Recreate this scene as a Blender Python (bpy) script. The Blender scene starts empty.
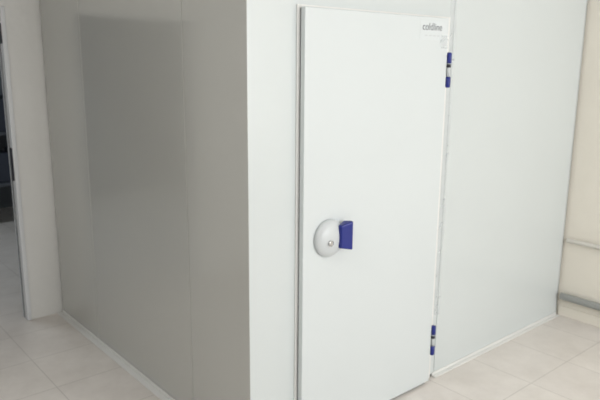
import bpy, bmesh, math, random
from mathutils import Vector, Matrix
random.seed(4)
sc = bpy.context.scene
sc.view_settings.view_transform = 'Standard'
sc.view_settings.look = 'None'

# ---------------------------------------------------------------- materials
def mat(name, col, rough=0.5, metal=0.0, var=0.03, scale=3.0, bump=0.0, bscale=4.0, spec=0.5, coat=0.0):
    m = bpy.data.materials.new(name); m.use_nodes = True
    nt = m.node_tree; N = nt.nodes; L = nt.links
    b = N['Principled BSDF']
    b.inputs['Roughness'].default_value = rough
    b.inputs['Metallic'].default_value = metal
    b.inputs['Specular IOR Level'].default_value = spec
    b.inputs['Coat Weight'].default_value = coat
    b.inputs['Coat Roughness'].default_value = 0.1
    g = N.new('ShaderNodeNewGeometry')
    n = N.new('ShaderNodeTexNoise'); n.inputs['Scale'].default_value = scale; n.inputs['Detail'].default_value = 4
    L.new(g.outputs['Position'], n.inputs['Vector'])
    r = N.new('ShaderNodeValToRGB')
    r.color_ramp.elements[0].position = 0.3; r.color_ramp.elements[1].position = 0.7
    r.color_ramp.elements[0].color = tuple(max(0, c*(1-var)) for c in col)+(1,)
    r.color_ramp.elements[1].color = tuple(min(1, c*(1+var)) for c in col)+(1,)
    L.new(n.outputs['Fac'], r.inputs['Fac']); L.new(r.outputs['Color'], b.inputs['Base Color'])
    if bump > 0:
        n2 = N.new('ShaderNodeTexNoise'); n2.inputs['Scale'].default_value = bscale; n2.inputs['Detail'].default_value = 1
        L.new(g.outputs['Position'], n2.inputs['Vector'])
        bp = N.new('ShaderNodeBump'); bp.inputs['Strength'].default_value = bump; bp.inputs['Distance'].default_value = 0.01
        L.new(n2.outputs['Fac'], bp.inputs['Height']); L.new(bp.outputs['Normal'], b.inputs['Normal'])
    return m

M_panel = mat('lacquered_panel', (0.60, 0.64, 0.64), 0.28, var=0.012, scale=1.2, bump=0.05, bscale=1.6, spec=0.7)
M_panel_shaded = mat('lacquered_panel_shaded', (0.50, 0.505, 0.48), 0.17, var=0.012, scale=1.2, bump=0.04, bscale=1.6, spec=0.95, coat=0.5)  # same sheet as the front; side's shade and warm bounce put into the colour
M_leaf = mat('door_leaf_lacquer', (0.63, 0.67, 0.675), 0.32, var=0.01, scale=1.2, bump=0.03, bscale=1.6)
M_prof = mat('pvc_profile', (0.76, 0.76, 0.74), 0.4, var=0.02)
M_joint = mat('joint_seal', (0.42, 0.44, 0.44), 0.6)
M_gasket = mat('rubber_gasket', (0.22, 0.23, 0.24), 0.6)
M_plaster = mat('plaster_white', (0.80, 0.80, 0.78), 0.85, var=0.03, scale=2, bump=0.2, bscale=18)
M_cream = mat('plaster_cream', (0.85, 0.81, 0.72), 0.85, var=0.03, scale=2, bump=0.2, bscale=18)
M_ceil = mat('ceiling_paint', (0.85, 0.85, 0.84), 0.9)
M_blue = mat('blue_plastic', (0.008, 0.018, 0.19), 0.35)
M_black = mat('black_plastic', (0.02, 0.02, 0.03), 0.4)
M_grey = mat('grey_plastic', (0.56, 0.59, 0.60), 0.35)
M_chrome = mat('steel', (0.6, 0.6, 0.6), 0.25, metal=1.0)
M_pipe = mat('painted_pipe', (0.66, 0.64, 0.59), 0.4)
M_pipe2 = mat('grey_conduit', (0.32, 0.33, 0.32), 0.45)
M_alu = mat('door_frame_white', (0.74, 0.76, 0.78), 0.35)
M_dark = mat('corridor_paint', (0.20, 0.22, 0.25), 0.8)
M_ink = mat('label_ink', (0.13, 0.14, 0.16), 0.5)
M_label = mat('label_paper', (0.65, 0.69, 0.70), 0.4)
M_crate = mat('crate_slate', (0.045, 0.055, 0.08), 0.6)
M_rack = mat('rack_steel', (0.10, 0.11, 0.13), 0.5)

def tile_mat():
    m = bpy.data.materials.new('floor_tiles'); m.use_nodes = True
    nt = m.node_tree; N = nt.nodes; L = nt.links; b = N['Principled BSDF']
    g = N.new('ShaderNodeNewGeometry')
    br = N.new('ShaderNodeTexBrick'); br.offset = 0.0
    br.inputs['Scale'].default_value = 1.0
    br.inputs['Brick Width'].default_value = 0.40; br.inputs['Row Height'].default_value = 0.40
    br.inputs['Mortar Size'].default_value = 0.004; br.inputs['Mortar Smooth'].default_value = 0.6
    br.inputs['Color1'].default_value = (0.77, 0.73, 0.685, 1)
    br.inputs['Color2'].default_value = (0.74, 0.70, 0.66, 1)
    br.inputs['Mortar'].default_value = (0.60, 0.565, 0.525, 1)
    L.new(g.outputs['Position'], br.inputs['Vector'])
    n = N.new('ShaderNodeTexNoise'); n.inputs['Scale'].default_value = 3.5; n.inputs['Detail'].default_value = 8; n.inputs['Roughness'].default_value = 0.7
    L.new(g.outputs['Position'], n.inputs['Vector'])
    r = N.new('ShaderNodeValToRGB'); r.color_ramp.elements[0].position = 0.35; r.color_ramp.elements[1].position = 0.65
    r.color_ramp.elements[0].color = (0.90, 0.89, 0.88, 1); r.color_ramp.elements[1].color = (1.03, 1.03, 1.03, 1)
    L.new(n.outputs['Fac'], r.inputs['Fac'])
    mx = N.new('ShaderNodeMix'); mx.data_type = 'RGBA'; mx.blend_type = 'MULTIPLY'; mx.inputs[0].default_value = 1
    L.new(br.outputs['Color'], mx.inputs[6]); L.new(r.outputs['Color'], mx.inputs[7])
    L.new(mx.outputs[2], b.inputs['Base Color'])
    b.inputs['Roughness'].default_value = 0.32
    return m
M_tile = tile_mat()

def film_mat(name, a0, a1):
    m = bpy.data.materials.new(name); m.use_nodes = True
    nt = m.node_tree; N = nt.nodes; L = nt.links; b = N['Principled BSDF']
    b.inputs['Base Color'].default_value = (0.75, 0.78, 0.80, 1); b.inputs['Roughness'].default_value = 0.3
    g = N.new('ShaderNodeNewGeometry'); n = N.new('ShaderNodeTexNoise'); n.inputs['Scale'].default_value = 14
    L.new(g.outputs['Position'], n.inputs['Vector'])
    mr = N.new('ShaderNodeMapRange'); mr.inputs[3].default_value = a0; mr.inputs[4].default_value = a1
    L.new(n.outputs['Fac'], mr.inputs[0]); L.new(mr.outputs[0], b.inputs['Alpha'])
    return m
M_film = film_mat('clear_film', 0.12, 0.4)
M_tape = film_mat('tape_film', 0.15, 0.5)

# ---------------------------------------------------------------- helpers
def link(o, parent=None):
    sc.collection.objects.link(o)
    if parent: o.parent = parent
    return o
def empty(name):
    return link(bpy.data.objects.new(name, None))
def boxes(name, lst, m, bevel=0.0, parent=None, seg=2):
    bm = bmesh.new()
    for (x0, x1, y0, y1, z0, z1) in lst:
        t = Matrix.Translation(((x0+x1)/2, (y0+y1)/2, (z0+z1)/2)) @ Matrix.Diagonal((x1-x0, y1-y0, z1-z0, 1))
        bmesh.ops.create_cube(bm, size=1, matrix=t)
    if bevel: bmesh.ops.bevel(bm, geom=bm.edges[:], offset=bevel, segments=seg, affect='EDGES', profile=0.5)
    me = bpy.data.meshes.new(name); bm.to_mesh(me); bm.free()
    me.materials.append(m)
    return link(bpy.data.objects.new(name, me), parent)
def prism(name, sec, z0, z1, mats, parent=None, bevel=0.003):
    bm = bmesh.new()
    lo = [bm.verts.new((x, y, z0)) for x, y in sec]; hi = [bm.verts.new((x, y, z1)) for x, y in sec]
    bm.faces.new(lo[::-1]); bm.faces.new(hi)
    for i in range(len(sec)):
        j = (i+1) % len(sec); bm.faces.new((lo[i], lo[j], hi[j], hi[i]))
    bmesh.ops.recalc_face_normals(bm, faces=bm.faces)
    if bevel: bmesh.ops.bevel(bm, geom=bm.edges[:], offset=bevel, segments=3, affect='EDGES', profile=0.5)
    me = bpy.data.meshes.new(name); bm.to_mesh(me); bm.free()
    for m in mats: me.materials.append(m)
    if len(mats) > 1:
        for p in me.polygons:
            if p.normal.x < -0.7: p.material_index = 1  # side-facing faces get the shaded copy of the lacquer
    return link(bpy.data.objects.new(name, me), parent)
def lathe(name, prof, centre, axis, m, parent=None, seg=48):
    bm = bmesh.new(); rings = []
    for r, h in prof:
        ring = []
        for i in range(seg):
            a = 2*math.pi*i/seg
            if axis == 'z': p = (r*math.cos(a), r*math.sin(a), h)
            elif axis == 'y-': p = (r*math.cos(a), -h, r*math.sin(a))
            ring.append(bm.verts.new(Vector(p)+Vector(centre)))
        rings.append(ring)
    for k in range(len(rings)-1):
        for i in range(seg):
            j = (i+1) % seg
            bm.faces.new((rings[k][i], rings[k][j], rings[k+1][j], rings[k+1][i]))
    bm.faces.new(rings[0]); bm.faces.new(rings[-1])
    bmesh.ops.recalc_face_normals(bm, faces=bm.faces)
    me = bpy.data.meshes.new(name); bm.to_mesh(me); bm.free()
    for p in me.polygons: p.use_smooth = len(p.vertices) == 4
    me.materials.append(m)
    return link(bpy.data.objects.new(name, me), parent)
def pipe(name, pts, rad, m, parent=None):
    c = bpy.data.curves.new(name, 'CURVE'); c.dimensions = '3D'; c.bevel_depth = rad; c.bevel_resolution = 6; c.use_fill_caps = True
    s = c.splines.new('POLY'); s.points.add(len(pts)-1)
    for i, p in enumerate(pts): s.points[i].co = (*p, 1)
    c.materials.append(m)
    return link(bpy.data.objects.new(name, c), parent)

W = 2.62    # cold room front width
D = 2.195   # depth up to back wall
HC = 2.35   # cold room height
XR = 2.645  # right wall
# ---------------------------------------------------------------- room shell
YB = 2.21; XL = -3.6; YF = -4.2; HR = 2.95; YC = 5.8
boxes('floor', [(XL-0.15, XR+0.15, YF-0.15, YC+0.15, -0.1, 0)], M_tile)
boxes('ceiling', [(XL-0.15, XR+0.15, YF-0.15, YC+0.15, HR, HR+0.1)], M_ceil)
boxes('wall_right', [(XR, XR+0.15, YF-0.15, YC+0.15, 0, HR)], M_cream)
boxes('wall_left', [(XL-0.15, XL, YF-0.15, YC+0.15, 0, HR)], M_plaster)
DX1, DX0, DH = -0.205, -1.10, 2.02    # doorway in back wall
WT = 0.09
boxes('wall_back', [(DX1, XR, YB, YB+WT, 0, HR), (XL, DX0, YB, YB+WT, 0, HR), (DX0, DX1, YB, YB+WT, DH, HR)], M_plaster)
WX0, WX1, WZ0, WZ1 = -0.4, 2.3, 0.9, 2.5
boxes('wall_front', [(XL, WX0, YF-0.14, YF, 0, HR), (WX1, XR, YF-0.14, YF, 0, HR), (WX0, WX1, YF-0.14, YF, 0, WZ0), (WX0, WX1, YF-0.14, YF, WZ1, HR)], M_plaster)
boxes('wall_corridor', [(XL, XR, YC, YC+0.14, 0, HR)], M_dark)
wf = []
for x in (WX0, (WX0+WX1)/2-0.03, WX1-0.06): wf.append((x, x+0.06, YF-0.1, YF-0.04, WZ0, WZ1))
for z in (WZ0, WZ1-0.06): wf.append((WX0, WX1, YF-0.1, YF-0.04, z, z+0.06))
boxes('window_1', wf, M_alu)

# doorway
d1 = empty('door_1')
FW = 0.028
boxes('frame', [(DX1-FW, DX1-0.001, YB-0.01, YB+WT+0.002, 0, DH-0.001), (DX0+0.001, DX0+FW, YB-0.01, YB+WT+0.002, 0, DH-0.001),
                (DX0+FW, DX1-FW, YB-0.01, YB+WT+0.002, DH-FW, DH-0.001)], M_alu, 0.004, d1)
boxes('frame_seal', [(DX1-FW-0.006, DX1-FW-0.0005, YB+0.04, YB+0.052, 0.01, DH-0.05)], M_gasket, 0, d1)
boxes('lock_keep', [(DX1-FW-0.005, DX1-FW+0.001, YB+0.0, YB+0.035, 0.95, 1.16)], M_black, 0, d1)
boxes('hinge_keep', [(DX1-FW-0.005, DX1-FW+0.001, YB+0.0, YB+0.03, 1.80, 1.92)], M_black, 0, d1)

# corridor storage rack with dark crates, beyond the doorway
rk = empty('storage_rack')
rx0, rx1, ry0, ry1 = -0.35, 1.45, 4.9, 5.4
boxes('posts', [(x, x+0.04, y, y+0.04, 0.001, 1.6) for x in (rx0, rx1-0.04) for y in (ry0, ry1-0.04)], M_rack, 0, rk)
boxes('shelves', [(rx0, rx1, ry0, ry1, z, z+0.03) for z in (0.42, 0.95, 1.5)], M_rack, 0, rk)
cr = []
for z in (0.451, 0.981):
    for i in range(4):
        x = rx0+0.06+i*0.43
        cr.append((x, x+0.38, ry0+0.04, ry1-0.06, z, z+0.30+0.06*random.random()))
boxes('crates', cr, M_crate, 0.01, rk)

# pipes on the right wall
def wall_pipe(name, z, r, m, x):
    p = empty(name)
    pipe('tube', [(x, -0.03, z), (x, YF+0.05, z)], r, m, p)
    boxes('clips', [(x-r-0.004, XR-0.001, y, y+0.025, z-r-0.004, z+r+0.004) for y in (-1.0, -2.2, -3.4)], m, 0.003, p)
wall_pipe('wall_pipe', 0.545, 0.015, M_pipe, XR-0.020)
wall_pipe('wall_pipe', 0.15, 0.024, M_pipe2, XR-0.032)
boxes('baseboard_right', [(XR-0.008, XR-0.0005, YF+0.01, -0.01, 0.0005, 0.07)], M_cream)

# ---------------------------------------------------------------- cold room
cold = empty('cold_room')
T = 0.08; g = 0.002
ys = [0.0, 0.47, 1.585, D]
JX = 1.262
prism('corner_panel', [(0, 0), (JX-g, 0), (JX-g, T), (T, T), (T, ys[1]-g), (0, ys[1]-g)], 0.012, HC, [M_panel, M_panel_shaded], cold)
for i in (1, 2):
    boxes('side_panel_%d' % i, [(0, T, ys[i]+g, ys[i+1]-g, 0.012, HC)], M_panel_shaded, 0.003, cold)
boxes('front_panel', [(JX+g, W-g, 0, T, 0.012, HC)], M_panel, 0.003, cold)
boxes('panel_joints', [(0.004, T-0.01, ys[i]-g, ys[i]+g, 0.012, HC-0.002) for i in (1, 2)] +
      [(JX-g, JX+g, 0.004, T-0.01, 0.012, HC-0.002)], M_joint, 0, cold)
boxes('roof_panel', [(0, W, 0, D, HC+0.001, HC+0.08)], M_panel, 0.003, cold)
boxes('far_side_panel', [(W-T, W-g, T+0.001, D, 0.012, HC)], M_panel, 0, cold)
boxes('end_seal', [(W-0.0015, W+0.012, 0.002, 0.03, 0.012, HC)], M_joint, 0, cold)
boxes('floor_profile_side', [(-0.038, -0.0005, -0.038, D-0.002, 0.0005, 0.007), (-0.006, -0.0005, -0.006, D-0.002, 0.007, 0.026)], M_prof, 0.002, cold)
boxes('floor_profile_front', [(1.24, W, -0.030, -0.0005, 0.0005, 0.006), (1.24, W, -0.006, -0.0005, 0.006, 0.022),
                              (-0.0, 0.2, -0.030, -0.0005, 0.0005, 0.006), (-0.0, 0.2, -0.006, -0.0005, 0.006, 0.022)], M_prof, 0.002, cold)

# ---------------------------------------------------------------- cold room door
dr = empty('cold_room_door')
LX0, LX1, LT, LZ = 0.25, 1.165, -0.042, 1.915
boxes('frame', [(LX0-0.010, LX0+0.05, -0.007, -0.0005, 0.002, LZ+0.010), (LX1-0.05, LX1+0.055, -0.007, -0.0005, 0.002, LZ+0.010),
                (LX0+0.05, LX1-0.05, -0.007, -0.0005, LZ-0.05, LZ+0.010)], M_prof, 0.001, dr)
boxes('gasket', [(LX0+0.004, LX1-0.004, -0.015, -0.0072, 0.012, LZ-0.004)], M_gasket, 0, dr)
boxes('leaf', [(LX0, LX1, LT, -0.0152, 0.015, LZ)], M_leaf, 0.004, dr, 3)
boxes('bottom_sweep', [(LX0+0.02, LX1-0.02, -0.028, -0.016, 0.002, 0.0148)], M_gasket, 0, dr)
hc = (0.392, LT-0.0003, 0.960)
lathe('handle_housing', [(0.082, 0), (0.084, 0.004), (0.083, 0.012), (0.076, 0.022), (0.058, 0.032), (0.034, 0.038), (0.01, 0.04)], hc, 'y-', M_grey, dr)
lathe('lock_cylinder', [(0.013, 0.0), (0.013, 0.008), (0.009, 0.009)], (hc[0]-0.022, hc[1]-0.0385, hc[2]-0.012), 'y-', M_chrome, dr, 24)
bm = bmesh.new()
sec = [(0.030, -0.030), (0.082, -0.010), (0.100, -0.046), (0.095, -0.060), (0.034, -0.050)]
lo = []; hi = []
for (dx, dy) in sec:
    hh = 0.046 + 0.016*(dx-0.03)/0.07
    lo.append(bm.verts.new((hc[0]+dx, hc[1]+dy, hc[2]+0.002-hh)))
    hi.append(bm.verts.new((hc[0]+dx, hc[1]+dy, hc[2]+0.010+hh)))
bm.faces.new(lo); bm.faces.new(hi[::-1])
for i in range(5):
    j = (i+1) % 5
    bm.faces.new((lo[i], hi[i], hi[j], lo[j]))
bmesh.ops.recalc_face_normals(bm, faces=bm.faces)
bmesh.ops.bevel(bm, geom=bm.edges[:], offset=0.006, segments=3, affect='EDGES', profile=0.5)
me = bpy.data.meshes.new('handle_lever'); bm.to_mesh(me); bm.free(); me.materials.append(M_blue)
link(bpy.data.objects.new('handle_lever', me), dr)
for k, z in enumerate((1.672, 0.25)):
    hx = LX1+0.013; hy = LT-0.002
    n = 'hinge_%d_' % (k+1)
    lathe(n+'cap_top', [(0.009, 0.032), (0.0125, 0.034), (0.0125, 0.080), (0.009, 0.084)], (hx, hy, z), 'z', M_blue, dr, 24)
    lathe(n+'cap_bottom', [(0.009, -0.084), (0.0125, -0.080), (0.0125, -0.034), (0.009, -0.032)], (hx, hy, z), 'z', M_blue, dr, 24)
    lathe(n+'knuckle', [(0.0095, -0.0318), (0.0095, 0.0318)], (hx, hy, z), 'z', M_grey, dr, 24)
    lathe(n+'ring', [(0.011, 0.012), (0.011, 0.028)], (hx, hy, z), 'z', M_black, dr, 24)
    boxes(n+'plate', [(hx+0.001, hx+0.035, -0.014, -0.0072, z-0.075, z+0.075), (hx-0.006, hx+0.006, hy+0.008, -0.0072, z-0.075, z+0.075)], M_prof, 0.002, dr)
bt = bpy.data.curves.new('label_text', 'FONT'); bt.body = 'coldline'; bt.size = 0.047; bt.extrude = 0.0003; bt.align_x = 'LEFT'
bt.materials.append(M_ink)
o = link(bpy.data.objects.new('label_text', bt), dr); o.location = (0.965, LT-0.0012, 1.855); o.rotation_euler = (math.pi/2, 0, 0)
boxes('label', [(0.95, 1.150, LT-0.0008, LT-0.0002, 1.81, 1.897)], M_label, 0, dr)
boxes('label_small_print', [(0.985+i*0.03, 1.005+i*0.03, LT-0.0014, LT-0.0009, 1.828, 1.833) for i in range(4)], M_grey, 0, dr)
def sheet(name, z0, z1, xf, yf, n, mm, m):
    bm = bmesh.new(); rows = []
    for i in range(n+1):
        z = z0+(z1-z0)*i/n; x0, x1 = xf(i)
        rows.append([bm.verts.new((x0+(x1-x0)*j/mm, yf(i, j), z)) for j in range(mm+1)])
    for i in range(n):
        for j in range(mm): bm.faces.new((rows[i][j], rows[i][j+1], rows[i+1][j+1], rows[i+1][j]))
    me = bpy.data.meshes.new(name); bm.to_mesh(me); bm.free(); me.materials.append(m)
    for p in me.polygons: p.use_smooth = True
    return link(bpy.data.objects.new(name, me), dr)
sheet('protective_film', 0.36, 2.2, lambda i: (1.224, 1.275+0.003*math.sin(i*0.35+1)),
      lambda i, j: -0.0022-0.0003*abs(math.sin(i*0.6+j*2)), 70, 5, M_film)
sheet('loose_tape', 1.775, 1.835, lambda i: (1.105+0.006*math.sin(i*0.8), 1.158+0.004*math.sin(i*0.9+1)),
      lambda i, j: LT-0.003-0.003*abs(math.sin(i*0.9+j*1.7)), 12, 6, M_tape)

# ---------------------------------------------------------------- lamps
def area(name, loc, rot, sx, sy, e, col):
    l = bpy.data.lights.new(name, 'AREA'); l.shape = 'RECTANGLE'; l.size = sx; l.size_y = sy; l.energy = e; l.color = col
    o = link(bpy.data.objects.new(name, l)); o.location = loc; o.rotation_euler = rot; return o
area('window_daylight', ((WX0+WX1)/2, YF-0.2, (WZ0+WZ1)/2), (math.pi/2, 0, 0), WX1-WX0, WZ1-WZ0, 116, (0.99, 0.985, 0.98))
cl = empty('ceiling_fill_light')  # unseen fixture, added to carry fill light for the room
boxes('fill_light_housing', [(-2.2, -1.0, -1.0, -0.85, HR-0.05, HR-0.001)], M_prof, 0.004, cl)
l = area('tube', (-1.6, -0.925, HR-0.06), (0, 0, 0), 1.15, 0.12, 21, (1, 0.97, 0.93)); l.parent = cl  # added fill lamp below the made-up fixture
l2 = area('corridor_light', (-1.0, 4.0, HR-0.05), (0, 0, 0), 1.0, 0.2, 22, (0.85, 0.93, 1.0))
w = bpy.data.worlds.new('World'); sc.world = w; w.use_nodes = True
w.node_tree.nodes['Background'].inputs[0].default_value = (0.88, 0.93, 1.0, 1)
w.node_tree.nodes['Background'].inputs[1].default_value = 1.0

# ---------------------------------------------------------------- camera
th = math.radians(49.4); p = math.radians(12.33); ro = math.radians(0.5)
h = Vector((math.cos(th), math.sin(th), 0)); r = Vector((math.sin(th), -math.cos(th), 0)); z = Vector((0, 0, 1))
f = h*math.cos(p)-z*math.sin(p); u = h*math.sin(p)+z*math.cos(p)
r2 = r*math.cos(ro)+u*math.sin(ro); u2 = u*math.cos(ro)-r*math.sin(ro)
cd = bpy.data.cameras.new('camera'); cd.sensor_width = 36; cd.lens = 627/600*36
cd.dof.use_dof = True; cd.dof.focus_distance = 1.6; cd.dof.aperture_fstop = 6.3
cam = link(bpy.data.objects.new('camera', cd))
R = Matrix((r2, u2, -f)).transposed().to_4x4()
cam.matrix_world = Matrix.Translation((-1.408, -1.954, 1.7)) @ R
sc.camera = cam
